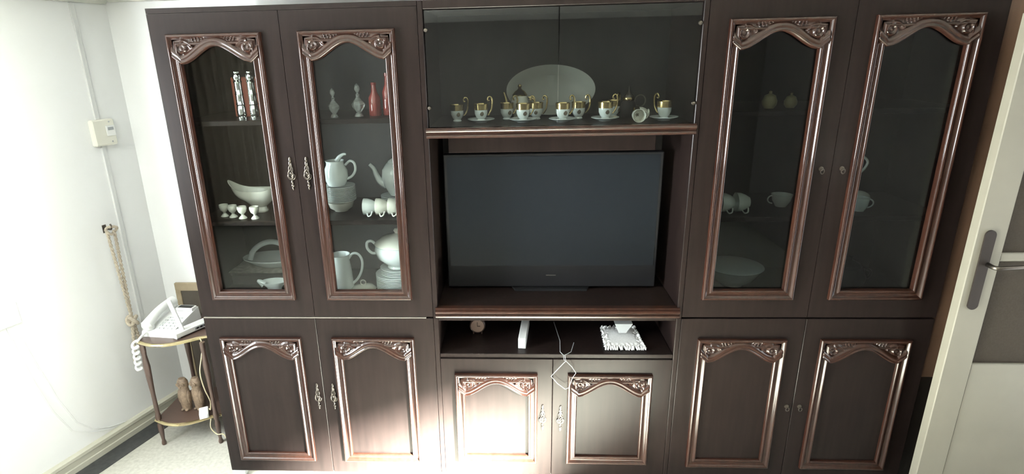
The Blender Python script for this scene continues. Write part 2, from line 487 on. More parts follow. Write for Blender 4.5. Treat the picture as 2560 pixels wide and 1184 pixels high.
T = .02
def carcass(root, x0, x1, z0, z1, shelves=(), seam=False, base=.02):
    """side, top, bottom and back boards behind the doors, in world coordinates relative to root at (x0,0,z0)"""
    y0, y1 = .0215, DEPTH
    W, H = x1 - x0, z1 - z0
    MB().bbox(0, T, y0 if not seam else 0.0215, y1, 0, H).build('side_panel', wood, root)
    MB().bbox(W - T, W, y0, y1, 0, H).build('side_panel', wood, root)
    MB().bbox(T, W - T, y0, y1, 0, base).build('bottom_panel', wood, root)
    MB().bbox(T, W - T, y0, y1, H - T, H).build('top_panel', wood, root)
    MB().box(T, W - T, y1 - .012, y1, T, H - T).build('back_panel', inner, root)
    for zz in shelves:
        MB().bbox(T, W - T, .035, y1 - .012, zz - z0 - T, zz - z0).build('shelf', wood, root)

SH1, SH2 = 1.675, 1.262
FLOORU = .895
# --- left tall unit
edge_hl = mat('painted_edge_highlight', (0.22, 0.2, 0.17), 0.4)  # pale colour for the painted highlight along the seam
uL = tag(empty('display_cabinet', (LX0, 0, ZSEAM + .004)), 'dark wood upper cabinet with two glass doors showing white porcelain, left of the television', 'cabinet')
carcass(uL, LX0, LX1, ZSEAM + .004, ZTOP, (SH1, SH2), base=.895 - ZSEAM - .004)
def rel(root, fn, *a, **k):
    """call door() with world numbers turned into root-local ones"""
    lx, ly, lz = root.location
    x0, x1, z0, z1, mx, mz, fr, fh, gz, hx, hz = a
    return fn(root, x0 - lx, x1 - lx, z0 - lz, z1 - lz, mx - lx, mz - lz, fr, fh, gz, hx - lx, hz - lz, **k)
MB().box(0, LX1 - LX0, 0.0, .0215, 1.232, 1.25).build('cornice_strip', wood, uL)
rel(uL, door, LX0, .4965, .843, 2.073, .245, .925, FR_U, 1.075, True, .4745, 1.463)
rel(uL, door, .4985, LX1, .843, 2.073, .745, .925, FR_U, 1.075, True, .540, 1.463)
bL = tag(empty('base_cabinet', (LX0, 0, Z0)), 'dark wood base cabinet with two solid carved doors, beside the telephone table', 'cabinet')
carcass(bL, LX0, LX1, Z0, ZSEAM, ())
rel(bL, door, LX0, .4965, .034, .835, .243, .104, FR_L, .640, False, .468, .443)
rel(bL, door, .4985, LX1, .034, .835, .742, .104, FR_L, .640, False, .540, .443)
MB().box(.002, LX1 - LX0 - .03, .0005, .021, .8055, .808).build('edge_highlight_strip', edge_hl, bL)  # thin pale strip paints the highlight on the lower cabinet's top edge
# --- right tall unit
uR = tag(empty('display_cabinet', (RX0, 0, ZSEAM + .004)), 'dark wood upper cabinet with two dim glass doors, nearest the cream door', 'cabinet')
carcass(uR, RX0, RX1, ZSEAM + .004, ZTOP, (SH1, SH2), base=.895 - ZSEAM - .004)
MB().box(0, RX1 - RX0, 0.0, .0215, 1.232, 1.25).build('cornice_strip', wood, uR)
rel(uR, door, RX0, 2.554, .843, 2.073, 2.302, .925, FR_U, 1.075, True, 2.516, 1.46, gm=dull_glass, pull=KEY)
rel(uR, door, 2.556, RX1, .843, 2.073, 2.802, .925, FR_U, 1.075, True, 2.592, 1.46, gm=dull_glass, pull=KEY)
bR = tag(empty('base_cabinet', (RX0, 0, Z0)), 'dark wood base cabinet with two solid carved doors, nearest the cream door', 'cabinet')
carcass(bR, RX0, RX1, Z0, ZSEAM, ())
rel(bR, door, RX0, 2.554, .034, .835, 2.305, .104, FR_L, .640, False, 2.530, .42, pull=KEY)
rel(bR, door, 2.556, RX1, .034, .835, 2.805, .104, FR_L, .640, False, 2.584, .42, pull=KEY)

# --- centre unit: base with an open niche, above it the television niche and a glass-fronted top
CX0, CX1 = 1.011, 2.050
def rail_mesh(x0, x1, h):
    pr = [(.02, 0), (-.004, 0), (-.010, .003), (-.012, .009), (-.010, .013), (-.005, .015), (-.005, .020), (-.012, .023), (-.016, .029), (-.014, .035), (-.008, .038), (-.006, h), (.02, h)]
    return MB().prism(pr, x0, x1, 'x', True)
bC = tag(empty('media_base_cabinet', (CX0, 0, Z0)), 'low centre cabinet with an open niche above two carved doors', 'cabinet')
W = CX1 - CX0; zc = lambda z: z - Z0
MB().bbox(0, T, .0, DEPTH, 0, zc(.838)).build('side_panel', wood, bC)
MB().bbox(W - T, W, .0, DEPTH, 0, zc(.838)).build('side_panel', wood, bC)
MB().bbox(T, W - T, .021, DEPTH, 0, T).build('bottom_panel', wood, bC)
MB().bbox(T, W - T, .006, DEPTH - .012, zc(.644), zc(.664)).build('shelf', wood, bC)
MB().bbox(T, W - T, .006, DEPTH - .012, zc(.822), zc(.838)).build('top_panel', wood, bC)
MB().box(T, W - T, DEPTH - .012, DEPTH, T, zc(.822)).build('back_panel', inner, bC)
rel(bC, door, CX0 + .021, 1.520, .034, .642, 1.274, .111, FR_C, .460, False, 1.479, .344)
rel(bC, door, 1.522, CX1 - .021, .034, .642, 1.768, .111, FR_C, .460, False, 1.558, .34)
uC = tag(empty('media_cabinet', (CX0, 0, .8385)), 'tall centre cabinet with the television niche and a glass-fronted top compartment', 'cabinet')
zc = lambda z: z - .8385
MB().bbox(0, T, .0, DEPTH, 0, zc(ZTOP)).build('side_panel', wood, uC)
MB().bbox(W - T, W, .0, DEPTH, 0, zc(ZTOP)).build('side_panel', wood, uC)
MB().bbox(T, W - T, .02, DEPTH - .012, 0, zc(.884)).build('television_shelf', wood, uC)
rail_mesh(.012, W - .012, .046).xf(Matrix.Translation((0, 0, zc(.840)))).build('moulded_rail', carved, uC)
MB().bbox(T, W - T, .02, DEPTH - .012, zc(1.600), zc(1.638)).build('shelf', wood, uC)
rail_mesh(.012, W - .012, .040).xf(Matrix.Translation((0, 0, zc(1.597)))).build('moulded_rail', carved, uC)
MB().bbox(.082, .908, .10, .112, zc(1.524), zc(1.598)).build('valance_board', wood, uC)
MB().bbox(T, W - T, .0, DEPTH - .012, zc(ZTOP - .03), zc(ZTOP)).build('top_panel', wood, uC)
MB().box(T, W - T, DEPTH - .012, DEPTH, zc(.884), zc(ZTOP - .03)).build('back_panel', inner, uC)
for (gx0, gx1, hs, kx) in ((.024, .5105, .028, .502), (.5145, W - .024, W - .028, .523)):
    g = empty('glass_door', (gx0, .006, zc(1.640)), parent=uC)
    MB().box(0, gx1 - gx0, 0, .005, 0, 2.058 - 1.640).build('glass_pane', centre_glass, g)
    for hz in (.072, .350):
        pv = MB().lathe([(.006, 0), (.008, .003), (.006, .008), (1e-6, .009)], 16).xf(Matrix.Rotation(PI / 2, 4, 'X'))
        pv.build('pivot_hinge', pewter, g, (hs - gx0, -.0005, hz))
    ed = MB().box(kx - gx0 - .0015, kx - gx0 + .0015, -.0015, 0, .0, .415)

# ================================================================== TELEVISION
tv = tag(empty('television', (1.520, .20, .884)), 'large black flat screen television, switched off, in the centre niche', 'television')
MB().bbox(-.462, .462, 0, .035, .012, .618, .004).build('bezel', blackp, tv)
MB().box(-.448, .448, -.0015, 0, .115, .606).build('screen', blackg, tv)
MB().bbox(-.28, .28, .035, .08, .12, .50, .01).build('rear_housing', blackp, tv)
MB().prism([(-.16, -.02), (.16, -.02), (.20, .10), (-.20, .10)], 0, .010).build('stand', blackp, tv)
MB().box(-.022, .022, -.0012, 0, .066, .0705).build('badge', silver, tv)

# ================================================================== PORCELAIN AND GLASSWARE
def ring_handle(w_, h_, r, x0, z0, n=16, side=1):
    """ear-shaped handle in the xz plane that leaves a body at x0"""
    pts = []
    for k in range(n + 1):
        a_ = -PI / 2 + PI * k / n
        pts.append((side * (x0 + w_ * math.cos(a_)), 0, z0 + h_ / 2 * math.sin(a_)))
    return pts
CUP = [(1e-6, .001), (.014, .0), (.016, .003), (.013, .008), (.018, .014), (.023, .026), (.0235, .040), (.023, .044)]
CUPB = [(.0238, .0395), (.0245, .040), (.0248, .053), (.0255, .060), (.0245, .0605), (.0235, .058), (.0225, .044), (.020, .020), (1e-6, .016)]
def gold_cup():
    e = empty('espresso_cup')
    MB().lathe(CUP, 28).build('bowl', porc, e)
    MB().lathe(CUPB, 28).build('gold_band', gold, e)
    pts = [(.024, 0, .020), (.030, 0, .026), (.037, 0, .040), (.040, 0, .058), (.040, 0, .074), (.035, 0, .083), (.028, 0, .083), (.0245, 0, .076), (.027, 0, .070), (.031, 0, .072)]
    MB().tube(pts, [.0022, .0026, .003, .0032, .0034, .0034, .003, .0028, .0026, .002], 8).build('handle', gold, e)
    MB().ball((.0, 0, 0), .007, .0015, .008, 12, 8).build('medallion', motif, e, (.004, -.0222, .027))
    return e
CUP0 = gold_cup()
def saucer_mesh(r=.055, mname='saucer', m_=None):
    return MB().lathe([(1e-6, .002), (r * .45, 0), (r * .5, .003), (r * .75, .006), (r, .013), (r, .015), (r * .72, .009), (r * .45, .0055), (1e-6, .005)], 36).mesh(mname, m_ or porc)
SAUC = saucer_mesh()
cups = [  # x, y, saucer, turn, label
 (1.125, .20, 0, .1, 'leftmost gold-handled espresso cup behind the top glass, standing without a saucer'),
 (1.226, .16, 1, .0, 'second gold-handled espresso cup from the left, standing on a white saucer'),
 (1.330, .24, 0, .3, 'dim gold-banded espresso cup left of the gilded teapot spout'),
 (1.396, .14, 1, .1, 'bright gold-banded espresso cup on a saucer in front of the gilded teapot'),
 (1.452, .23, 0, -.3, 'dim gold-banded espresso cup just right of the gilded teapot'),
 (1.553, .13, 1, .15, 'gold-banded espresso cup on a saucer beside the joint of the two glass doors'),
 (1.625, .22, 0, -.2, 'dim gold-banded espresso cup under the right end of the oval platter'),
 (1.722, .14, 1, .0, 'gold-banded espresso cup on a saucer left of the dark pot'),
]
SHC = 1.638
for i, (x, y, s_, rz, lb) in enumerate(cups):
    o = CUP0 if i == 0 else copy_tree(CUP0)
    o.location = (x, y, SHC + (.005 if s_ else 0)); o.rotation_euler = (0, 0, rz); o.scale = (1.14, 1.14, 1.14)
    tag(o, lb, 'cup', 'gold-banded espresso cups behind the top glass')
    if s_:
        so = place('saucer', SAUC, None, (x, y, SHC))
        nm = {1: 'second cup from the left', 3: 'cup in front of the gilded teapot', 5: 'cup at the joint of the glass doors', 7: 'cup left of the dark pot'}[i]
        tag(so, 'white saucer under the gold-banded ' + nm, 'saucer', 'saucers behind the top glass')
def spout(M, pts, rad): return M.tube(pts, rad, 10)
# gilded teapot
tp = tag(empty('teapot', (1.385, .30, SHC)), 'gilded porcelain teapot with a thin tall spout, in front of the oval platter', 'teapot')
MB().lathe([(1e-6, 0), (.030, 0), (.026, .008), (.036, .03), (.040, .055), (.034, .08), (.030, .092)], 28).build('body', porc_cream, tp)
MB().lathe([(.031, .092), (.032, .096), (.022, .110), (.010, .118), (.006, .124), (.009, .131), (.006, .138), (1e-6, .140)], 24).build('lid', gold, tp)
spout(MB(), [(-.034, 0, .045), (-.050, 0, .05), (-.058, 0, .07), (-.062, 0, .09), (-.068, 0, .108)], [.010, .009, .006, .005, .004]).build('spout', gold, tp)
MB().tube(ring_handle(.032, .06, 0, .034, .055), .004, 8).build('handle', gold, tp)
# dark pot
dp = tag(empty('coffee_pot', (1.835, .26, SHC)), 'dark bronze coffee pot with pointed lid and ring handle behind the top glass', 'pot')
MB().lathe([(1e-6, 0), (.028, 0), (.03, .01), (.036, .03), (.030, .055), (.02, .07), (.024, .082)], 24).build('body', handlem, dp)
MB().lathe([(.024, .082), (.022, .09), (.008, .102), (.004, .115), (1e-6, .128)], 20).build('lid', pewter, dp)
MB().lathe([(.0215, .066), (.0225, .069), (.0245, .078), (.0235, .080)], 24).build('gold_collar', gold, dp)
MB().tube([(.035 + .022 * math.cos(2 * PI * k / 18) + .012, 0, .065 + .024 * math.sin(2 * PI * k / 18)) for k in range(18)], .0022, 7, True).build('handle', pewter, dp)
# lying cup with flower print, sugar pot, last cup
fc = tag(empty('floral_cup', (1.838, .11, SHC)), 'white cup with dark flower print on its side before the dark pot', 'cup')
lay = Matrix.Translation((0, 0, .0255)) @ Matrix.Rotation(PI / 2, 4, 'X')
MB().lathe(CUP + CUPB[3:], 26).xf(lay).build('bowl', porc_cream, fc)
MB().lathe([(.004, .055), (.012, .055), (.013, .056), (.008, .057), (.002, .056)], 14, flute=(5, .3)).xf(lay @ Matrix.Translation((0, 0, -.055 + .0165 - .001))).build('flower_print', motif, fc)
MB().tube(ring_handle(.016, .03, 0, .023, 0, side=1), .0025, 7).xf(Matrix.Translation((0, -.03, .0255))).build('handle', porc_cream, fc)
lc = tag(empty('espresso_cup', (1.898, .16, SHC)), 'dim gold-banded cup on its side, right of the flower-print cup', 'cup', 'gold-banded espresso cups behind the top glass')
lay2 = Matrix.Translation((0, 0, .0257)) @ Matrix.Rotation(-PI / 2, 4, 'Y')
MB().lathe(CUP, 26).xf(lay2).build('bowl', porc_cream, lc); MB().lathe(CUPB, 26).xf(lay2).build('gold_band', gold, lc)
o = copy_tree(CUP0); o.location = (1.948, .12, SHC + .005); o.rotation_euler = (0, 0, 2.4)
tag(o, 'rightmost gold-banded espresso cup behind the top glass, handle turned away', 'cup', 'gold-banded espresso cups behind the top glass')
tag(place('saucer', SAUC, None, (1.948, .12, SHC)), 'white saucer under the rightmost gold-banded cup', 'saucer', 'saucers behind the top glass')
o = copy_tree(CUP0); o.location = (1.775, .27, SHC); o.rotation_euler = (0, 0, .8)
tag(o, 'dim gold-banded espresso cup set far back, just left of the dark pot', 'cup', 'gold-banded espresso cups behind the top glass')
# oval platter leaning on the back
pl = MB().lathe([(1e-6, .004), (.62, 0), (.68, .006), (1.0, .02), (1.0, .024), (.66, .011), (.6, .006), (1e-6, .008)], 56)
pl.v = [(x * .190, y * .105, z) for x, y, z in pl.v]
pl.xf(Matrix.Translation((1.518, .365, SHC + .1075)) @ Matrix.Rotation(math.radians(80), 4, 'X'))
tag(pl.build('oval_platter', stone), 'large pale oval platter leaning upright at the back of the top compartment', 'platter')

# ---- left display cabinet, top shelf
def candlestick():
    pr = [(1e-6, 0), (.019, 0), (.019, .008), (.016, .012), (.018, .016), (.017, .050), (.015, .054), (.018, .058), (.016, .064), (.015, .094), (.017, .098), (.015, .103), (.0145, .140), (.017, .146), (.014, .152), (.017, .160), (.016, .172), (.012, .178), (.014, .184), (1e-6, .186)]
    return MB().lathe(pr, 26).mesh('silver_column', silver, 30)
CM = candlestick()
tag(place('silver_column', CM, None, (.262, .10, SH1)), 'tall polished silver column on the top left shelf, the left one of the pair', 'candlestick', 'silver columns')
tag(place('silver_column', CM, None, (.315, .10, SH1)), 'tall polished silver column on the top left shelf, the right one of the pair', 'candlestick', 'silver columns')
tag(MB().bbox(.185, .30, .20, .27, SH1, SH1 + .16, .003).build('red_box', redbox), 'reddish card box standing behind the silver columns', 'box')
def decanter(x, y, sc, lb, mm):
    e = tag(empty('decanter', (x, y, SH1)), lb, 'decanter')
    MB().lathe([(1e-6, 0), (.016 * sc, 0), (.014 * sc, .008 * sc), (.008 * sc, .014 * sc), (.022 * sc, .035 * sc), (.024 * sc, .045 * sc), (.012 * sc, .062 * sc), (.007 * sc, .068 * sc), (.007 * sc, .078 * sc), (.010 * sc, .080 * sc)], 12, flute=(6, .05)).build('bottle', mm, e)
    MB().lathe([(.006 * sc, .080 * sc), (.004 * sc, .086 * sc), (.011 * sc, .098 * sc), (.008 * sc, .112 * sc), (1e-6, .120 * sc)], 8).build('stopper', mm, e)
decanter(.640, .10, .95, 'small crystal decanter with a bright stopper on the top shelf, behind the second glass door', crystal)
decanter(.735, .12, 1.08, 'larger crystal decanter next to the ruby bottles on the top shelf', crystal)
for x, y, h, lb in ((.798, .14, .13, 'shorter ruby glass bottle on the top shelf, right of the crystal decanters'), (.850, .16, .165, 'taller ruby glass bottle at the right end of the top shelf')):
    e = tag(empty('ruby_bottle', (x, y, SH1)), lb, 'bottle', 'ruby bottles')
    MB().lathe([(1e-6, 0), (.024, 0), (.026, .006), (.024, h * .55), (.012, h * .72), (.009, h * .92)], 20).build('bottle', ruby, e)
    MB().lathe([(.0105, h * .92), (.0115, h * .94), (.011, h), (1e-6, h + .002)], 16).build('cap', ruby, e)
# ---- left cabinet, second shelf
def egg_cup_mesh():
    return MB().lathe([(1e-6, 0), (.017, 0), (.016, .004), (.006, .014), (.006, .018), (.016, .028), (.020, .042), (.019, .052), (.0175, .052), (.017, .040), (.010, .026), (1e-6, .022)], 22).mesh('egg_cup', porc_cream)
EG = egg_cup_mesh()
for x, y, lb in ((.110, .12, 'leftmost pale footed egg cup on the middle shelf'), (.155, .105, 'second pale footed egg cup from the left on the middle shelf'), (.206, .085, 'pale footed egg cup in front of the gravy boat'), (.262, .080, 'rightmost pale footed egg cup in front of the gravy boat')):
    tag(place('egg_cup', EG, None, (x, y, SH2)), lb, 'egg cup', 'egg cups on the middle shelf')
gb = tag(empty('gravy_boat', (.238, .19, SH2), .0), 'large ivory gravy boat with a swept rim behind the egg cups', 'gravy boat')
def boat(u, v):
    a_ = 2 * PI * u
    prof = [(.30, 0), (.34, .006), (.26, .02), (.5, .035), (.85, .06), (1.0, .088), (1.03, .092), (.97, .090), (.8, .062), (.45, .04), (.02, .034)]
    k = v * (len(prof) - 1); i = min(int(k), len(prof) - 2); t = k - i
    r = prof[i][0] * (1 - t) + prof[i + 1][0] * t; z = prof[i][1] * (1 - t) + prof[i + 1][1] * t
    lift = 1 + .42 * (math.cos(a_) ** 4) * (z / .09)
    return (math.cos(a_) * r * .108 * (1 + .15 * math.cos(a_ + PI) * (z > .05)), math.sin(a_) * r * .055, z * lift * 1.1)
MB().grid(boat, 36, 30, True, True).build('bowl', porc_cream, gb)
MB().tube([(.085, 0, .092), (.118, 0, .108), (.132, 0, .085), (.118, 0, .055), (.066, 0, .036)], .0055, 8).build('handle', porc_cream, gb)
# ---- second shelf behind the second door: stack with a jug on the left, cups and teapot on the right
def plates(name, x, y, z, n, r, dz, lb, grp, mm=porc):
    me = MB().lathe([(1e-6, .001), (r * .55, 0), (r * .6, .003), (r, .009), (r, .0115), (r * .62, .006), (1e-6, .004)], 40).mesh(name, mm)
    for k in range(n):
        pos = 'lowest plate' if k == 0 else ('top plate' if k == n - 1 else 'one of the middle plates')
        tag(place(name, me, None, (x, y, z + k * dz)), pos + ' ' + lb, 'plate', grp)
    return z + (n - 1) * dz + .0115
bw = MB().lathe([(1e-6, 0), (.030, 0), (.032, .004), (.050, .016), (.058, .042), (.056, .042), (.047, .018), (1e-6, .010)], 32)
tag(bw.build('bowl', porc_cream, None, (.600, .20, SH2)), 'ivory bowl under the plates below the tall jug on the middle shelf', 'bowl')
zt = plates('side_plate', .600, .20, SH2 + .041, 12, .068, .0055, 'of the pile under the jug on the middle shelf', 'plates under the jug', porc)
jg = tag(empty('jug', (.590, .20, zt)), 'white porcelain jug with a looped handle on the pile of plates', 'jug')
MB().lathe([(1e-6, 0), (.036, 0), (.040, .006), (.052, .035), (.050, .065), (.038, .09), (.037, .10), (.041, .108), (.0385, .108), (.034, .09), (1e-6, .08)], 30).build('body', porc, jg)
MB().tube([(.044, 0, .088), (.066, 0, .105), (.084, 0, .095), (.086, 0, .065), (.070, 0, .04), (.048, 0, .028)], .0055, 8).build('handle', porc, jg)
MB().tube([(.010, 0, .105), (.022, 0, .122), (.040, 0, .134), (.052, 0, .134)], [.012, .009, .006, .004], 8).build('spout_lip', porc, jg)
zt = plates('side_plate', .835, .285, SH2, 6, .075, .0075, 'of the pile under the white teapot on the middle shelf', 'saucers under the teapot')
wt = tag(empty('teapot', (.840, .285, zt)), 'bright white porcelain teapot with a long curved spout on the middle shelf', 'teapot')
MB().lathe([(1e-6, 0), (.038, 0), (.040, .006), (.062, .045), (.070, .085), (.066, .115), (.046, .142), (.040, .146)], 36).build('body', porc, wt)
MB().lathe([(.041, .146), (.036, .154), (.016, .166), (.008, .170), (.012, .178), (.010, .186), (1e-6, .190)], 28).build('lid', porc, wt)
spout(MB(), [(-.050, 0, .045), (-.078, 0, .06), (-.094, 0, .09), (-.104, 0, .118), (-.122, 0, .138)], [.020, .016, .012, .0095, .008]).build('spout', porc, wt)
MB().tube([(.058, 0, .115), (.085, 0, .125), (.102, 0, .10), (.095, 0, .06), (.064, 0, .04)], .006, 8).build('handle', porc, wt)
def lying_cup(x, y, z, lb, grp, mm, r=.036, rot=0.0):
    e = tag(empty('tea_cup', (x, y, z), rot), lb, 'cup', grp)
    pr = [(1e-6, 0), (r * .55, 0), (r * .6, .004), (r * .8, .016), (r * .98, .036), (r, .052), (r * .95, .052), (r * .9, .036), (r * .5, .012), (1e-6, .010)]
    M4 = Matrix.Translation((.052, 0, r)) @ Matrix.Rotation(-PI / 2, 4, 'Y')
    MB().lathe(pr, 28).xf(M4).build('bowl', mm, e)
    MB().tube([(.040, -r * .80, r * .6), (.036, -r * 1.1, r * .25), (.024, -r * 1.05, r * .12), (.018, -r * .7, r * .35)], .003, 7).build('handle', mm, e)
G = 'tea cups nested on their sides on the middle shelf'
for k, lb in enumerate(('leftmost white tea cup of the nested row in front of the teapot', 'second white tea cup of the nested row in front of the teapot', 'third white tea cup of the nested row in front of the teapot', 'fourth white tea cup of the nested row, half hidden by the door frame')):
    lying_cup(.722 + k * .053, .12, SH2, lb, G, porc_cream if k else porc)
# ---- bottom of the left cabinet
bx = tag(empty('dark_casket', (.032, .238, FLOORU)), 'low dark wooden casket carrying the grey tray cloth', 'casket')
MB().bbox(0, .37, 0, .19, 0, .046).build('body', inner, bx)
MB().bbox(-.004, .374, -.004, .194, .046, .062).build('lid', inner, bx)
def tray(u, v):
    x = .024 + .39 * u; y = .225 + .205 * v
    z = FLOORU + .0625 + .0012 * math.sin(22 * u + 9 * v)
    return (x, y, z + .002)
tc = MB().grid(tray, 24, 16); n0 = len(tc.v)
tc.add([(x, y, z - .003) for x, y, z in tc.v], [tuple(reversed(q)) for q in tc.f], True)
tag(tc.build('tray_cloth', clothm), 'grey crumpled cloth spread under the white iron-shaped dish', 'cloth')
ZT = FLOORU + .0665
dish = tag(empty('handled_dish', (.205, .325, ZT)), 'white oval dish with a raised hooped handle on the grey cloth', 'dish')
MB().lathe([(1e-6, 0), (.55, 0), (.62, .004), (.9, .022), (1.0, .030), (1.0, .034), (.88, .030), (.5, .012), (1e-6, .010)], 44).xf(Matrix.Diagonal((.145, .088, 1.25, 1))).build('bowl', porc, dish)
MB().tube([(-.105 + .21 * k / 18, -.02 + .02 * math.sin(PI * k / 18), .034 + .082 * math.sin(PI * k / 18) ** .5) for k in range(19)], .013, 10).build('handle', porc, dish)
sb = tag(empty('sauce_boat', (.262, .168, FLOORU), .1), 'small bright white sauce boat in front of the grey cloth', 'sauce boat')
MB().lathe([(1e-6, 0), (.026, 0), (.024, .006), (.030, .02), (.048, .042), (.050, .046), (.047, .045), (.026, .022), (1e-6, .014)], 30).xf(Matrix.Diagonal((1.25, .8, 1, 1))).build('bowl', porc, sb)
MB().tube([(-.045, 0, .03), (-.062, 0, .044), (-.074, 0, .05)], [.018, .012, .006], 10).build('spout', porc, sb)
sb.location.z = FLOORU
pt = tag(empty('pitcher', (.572, .19, FLOORU)), 'white pitcher with a large looped handle, low behind the second glass door', 'pitcher')
MB().lathe([(1e-6, 0), (.050, 0), (.052, .01), (.048, .09), (.042, .14), (.046, .165), (.043, .165), (.038, .14), (1e-6, .12)], 32).build('body', porc, pt)
MB().tube([(.040, 0, .145), (.060, 0, .168), (.085, 0, .165), (.100, 0, .135), (.095, 0, .09), (.075, 0, .05), (.050, 0, .025)], .006, 8).build('handle', porc, pt)
ld = tag(empty('pot_lid', (.672, .175, FLOORU)), 'ivory pot lid with a small ring knob lying beside the plates', 'lid')
MB().lathe([(1e-6, 0), (.055, 0), (.058, .004), (.045, .016), (.02, .022), (1e-6, .023)], 32).build('dome', porc_cream, ld)
MB().tube([(.012 * math.cos(2 * PI * k / 16), 0, .034 + .012 * math.sin(2 * PI * k / 16)) for k in range(16)], .003, 7, True).build('ring_knob', porc_cream, ld)
zt = plates('dinner_plate', .828, .20, FLOORU, 10, .098, .0072, 'of the large pile under the tureen', 'dinner plates under the tureen')
zt = plates('soup_plate', .834, .20, zt - .005, 4, .082, .0075, 'of the smaller pile directly under the tureen', 'soup plates under the tureen')
tu = tag(empty('soup_tureen', (.838, .20, zt)), 'round white soup tureen with looped handles on the pile of plates', 'tureen')
MB().lathe([(1e-6, 0), (.052, 0), (.048, .010), (.062, .02), (.095, .05), (.105, .085), (.100, .105), (.104, .110)], 40).build('bowl', porc, tu)
MB().lathe([(.103, .110), (.100, .116), (.07, .138), (.02, .152), (.010, .156), (.016, .168), (.010, .178), (1e-6, .180)], 36).build('lid', porc_cream, tu)
for s_ in (-1, 1):
    MB().tube([(s_ * .095, 0, .062), (s_ * .120, 0, .062), (s_ * .140, 0, .085), (s_ * .138, 0, .112), (s_ * .118, 0, .118), (s_ * .098, 0, .100)], .0065, 8).build('handle', porc, tu)
# ---- right display cabinet, seen dimly
for x, y, r, lb in ((2.350, .13, .028, 'larger amber pot on the top shelf of the right glass cabinet'), (2.435, .14, .024, 'smaller amber pot on the top shelf of the right glass cabinet')):
    e = tag(empty('amber_pot', (x, y, SH1)), lb, 'pot', 'amber pots')
    MB().lathe([(1e-6, 0), (r * .6, 0), (r * .95, r * .5), (r, r), (r * .75, r * 1.6)], 24).build('body', yellowm, e)
    MB().lathe([(r * .78, r * 1.6), (r * .7, r * 1.75), (r * .2, r * 2.0), (r * .2, r * 2.3), (1e-6, r * 2.4)], 20).build('lid', yellowm, e)
G = 'tea cups on their sides in the right cabinet'
lying_cup(2.200, .12, SH2, 'left one of two white-banded cups on their sides in the right glass cabinet', G, porc_cream, .040)
lying_cup(2.262, .12, SH2, 'right one of two white-banded cups on their sides in the right glass cabinet', G, porc_cream, .040)
bc = MB().bbox(-.03, .03, -.03, .03, 0, .05, .003).lathe([(.012, .05), (.016, .06), (1e-6, .066)], 16)
tag(bc.build('tea_caddy', redbox, None, (2.215, .25, SH2)), 'small reddish caddy behind the white-banded cups in the right cabinet', 'caddy')
e = tag(empty('tea_cup', (2.480, .20, SH2)), 'dim upright white tea cup at the right end of the middle shelf, third glass door', 'cup')
MB().lathe([(1e-6, 0), (.022, 0), (.024, .004), (.036, .025), (.042, .052), (.040, .052), (.033, .025), (1e-6, .010)], 28).build('bowl', porc_cream, e)
MB().tube(ring_handle(.02, .034, 0, .036, .030, side=-1), .003, 7).build('handle', porc_cream, e)
sb2 = tag(empty('salad_bowl', (2.330, .24, FLOORU)), 'wide pale bowl at the bottom of the third glass door', 'bowl')
MB().lathe([(1e-6, 0), (.05, 0), (.055, .006), (.09, .03), (.125, .085), (.122, .086), (.085, .034), (1e-6, .014)], 40).build('bowl', porc, sb2)
MB().lathe([(.120, .082), (.124, .083), (.127, .087), (.123, .088)], 40).build('rim', porc, sb2)
e = tag(empty('tea_cup', (2.752, .12, SH2)), 'small white cup with a handle on the middle shelf, rightmost glass door', 'cup')
MB().lathe([(1e-6, 0), (.020, 0), (.022, .004), (.030, .02), (.034, .055), (.032, .055), (.027, .02), (1e-6, .010)], 28).build('bowl', porc, e)
MB().tube(ring_handle(.024, .036, 0, .030, .030), .003, 7).build('handle', porc, e)
sw = tag(empty('swan_figurine', (2.795, .22, SH2)), 'small pale swan figure with a thin curved neck behind the white cup', 'figurine')
MB().ball((0, 0, .03), .055, .03, .03).build('body', porc_cream, sw)
MB().tube([(-.040, 0, .04), (-.045, 0, .08), (-.02, 0, .12), (.01, 0, .15), (.02, 0, .18), (0, 0, .20), (-.025, 0, .195), (-.035, 0, .175)], [.012, .007, .006, .005, .005, .006, .006, .003], 9).build('neck', porc_cream, sw)
pk = tag(empty('black_pot', (2.800, .20, FLOORU)), 'round black pot with a lid at the bottom of the rightmost glass door', 'pot')
MB().lathe([(1e-6, 0), (.045, 0), (.07, .03), (.075, .06), (.06, .095), (.05, .10)], 32).build('body', blackp, pk)
MB().lathe([(.052, .10), (.045, .112), (.012, .128), (.014, .142), (1e-6, .146)], 28).build('lid', blackp, pk)
MB().tube(ring_handle(.035, .05, 0, .068, .06), .006, 8).build('handle', blackp, pk)
cn = MB().lathe([(1e-6, 0), (.032, 0), (.030, .006), (.004, .085), (1e-6, .088)], 4)
tag(cn.build('paper_cone', tan, None, (2.690, .13, FLOORU), .6), 'small pale pointed cone beside the black pot', 'ornament')

# ================================================================== OPEN NICHE UNDER THE TELEVISION
ZN = .664
ck = tag(empty('alarm_clock', (1.185, .20, ZN)), 'round copper-coloured alarm clock in the niche under the television', 'clock')
fx = Matrix.Translation((0, 0, .040)) @ Matrix.Rotation(PI / 2, 4, 'X')
MB().lathe([(1e-6, -.02), (.030, -.02), (.036, -.012), (.036, .008), (.033, .011), (.031, .009)], 32).xf(fx).build('case', stained, ck)
MB().lathe([(.0315, .0085), (.029, .010), (1e-6, .010)], 32).xf(fx).build('dial', clockm, ck)
MB().box(-.001, .001, -.0125, -.0105, .040, .060).build('hand', blackp, ck)
MB().box(-.001, .013, -.0125, -.0105, .039, .041).build('hand', blackp, ck)
MB().box(-.022, -.016, -.01, .01, 0, .012).box(.016, .022, -.01, .01, 0, .012).build('foot', stained, ck)
lb_ = tag(empty('long_box', (1.372, .055, ZN), -.10), 'long narrow white box lying end-on in the niche under the television', 'box')
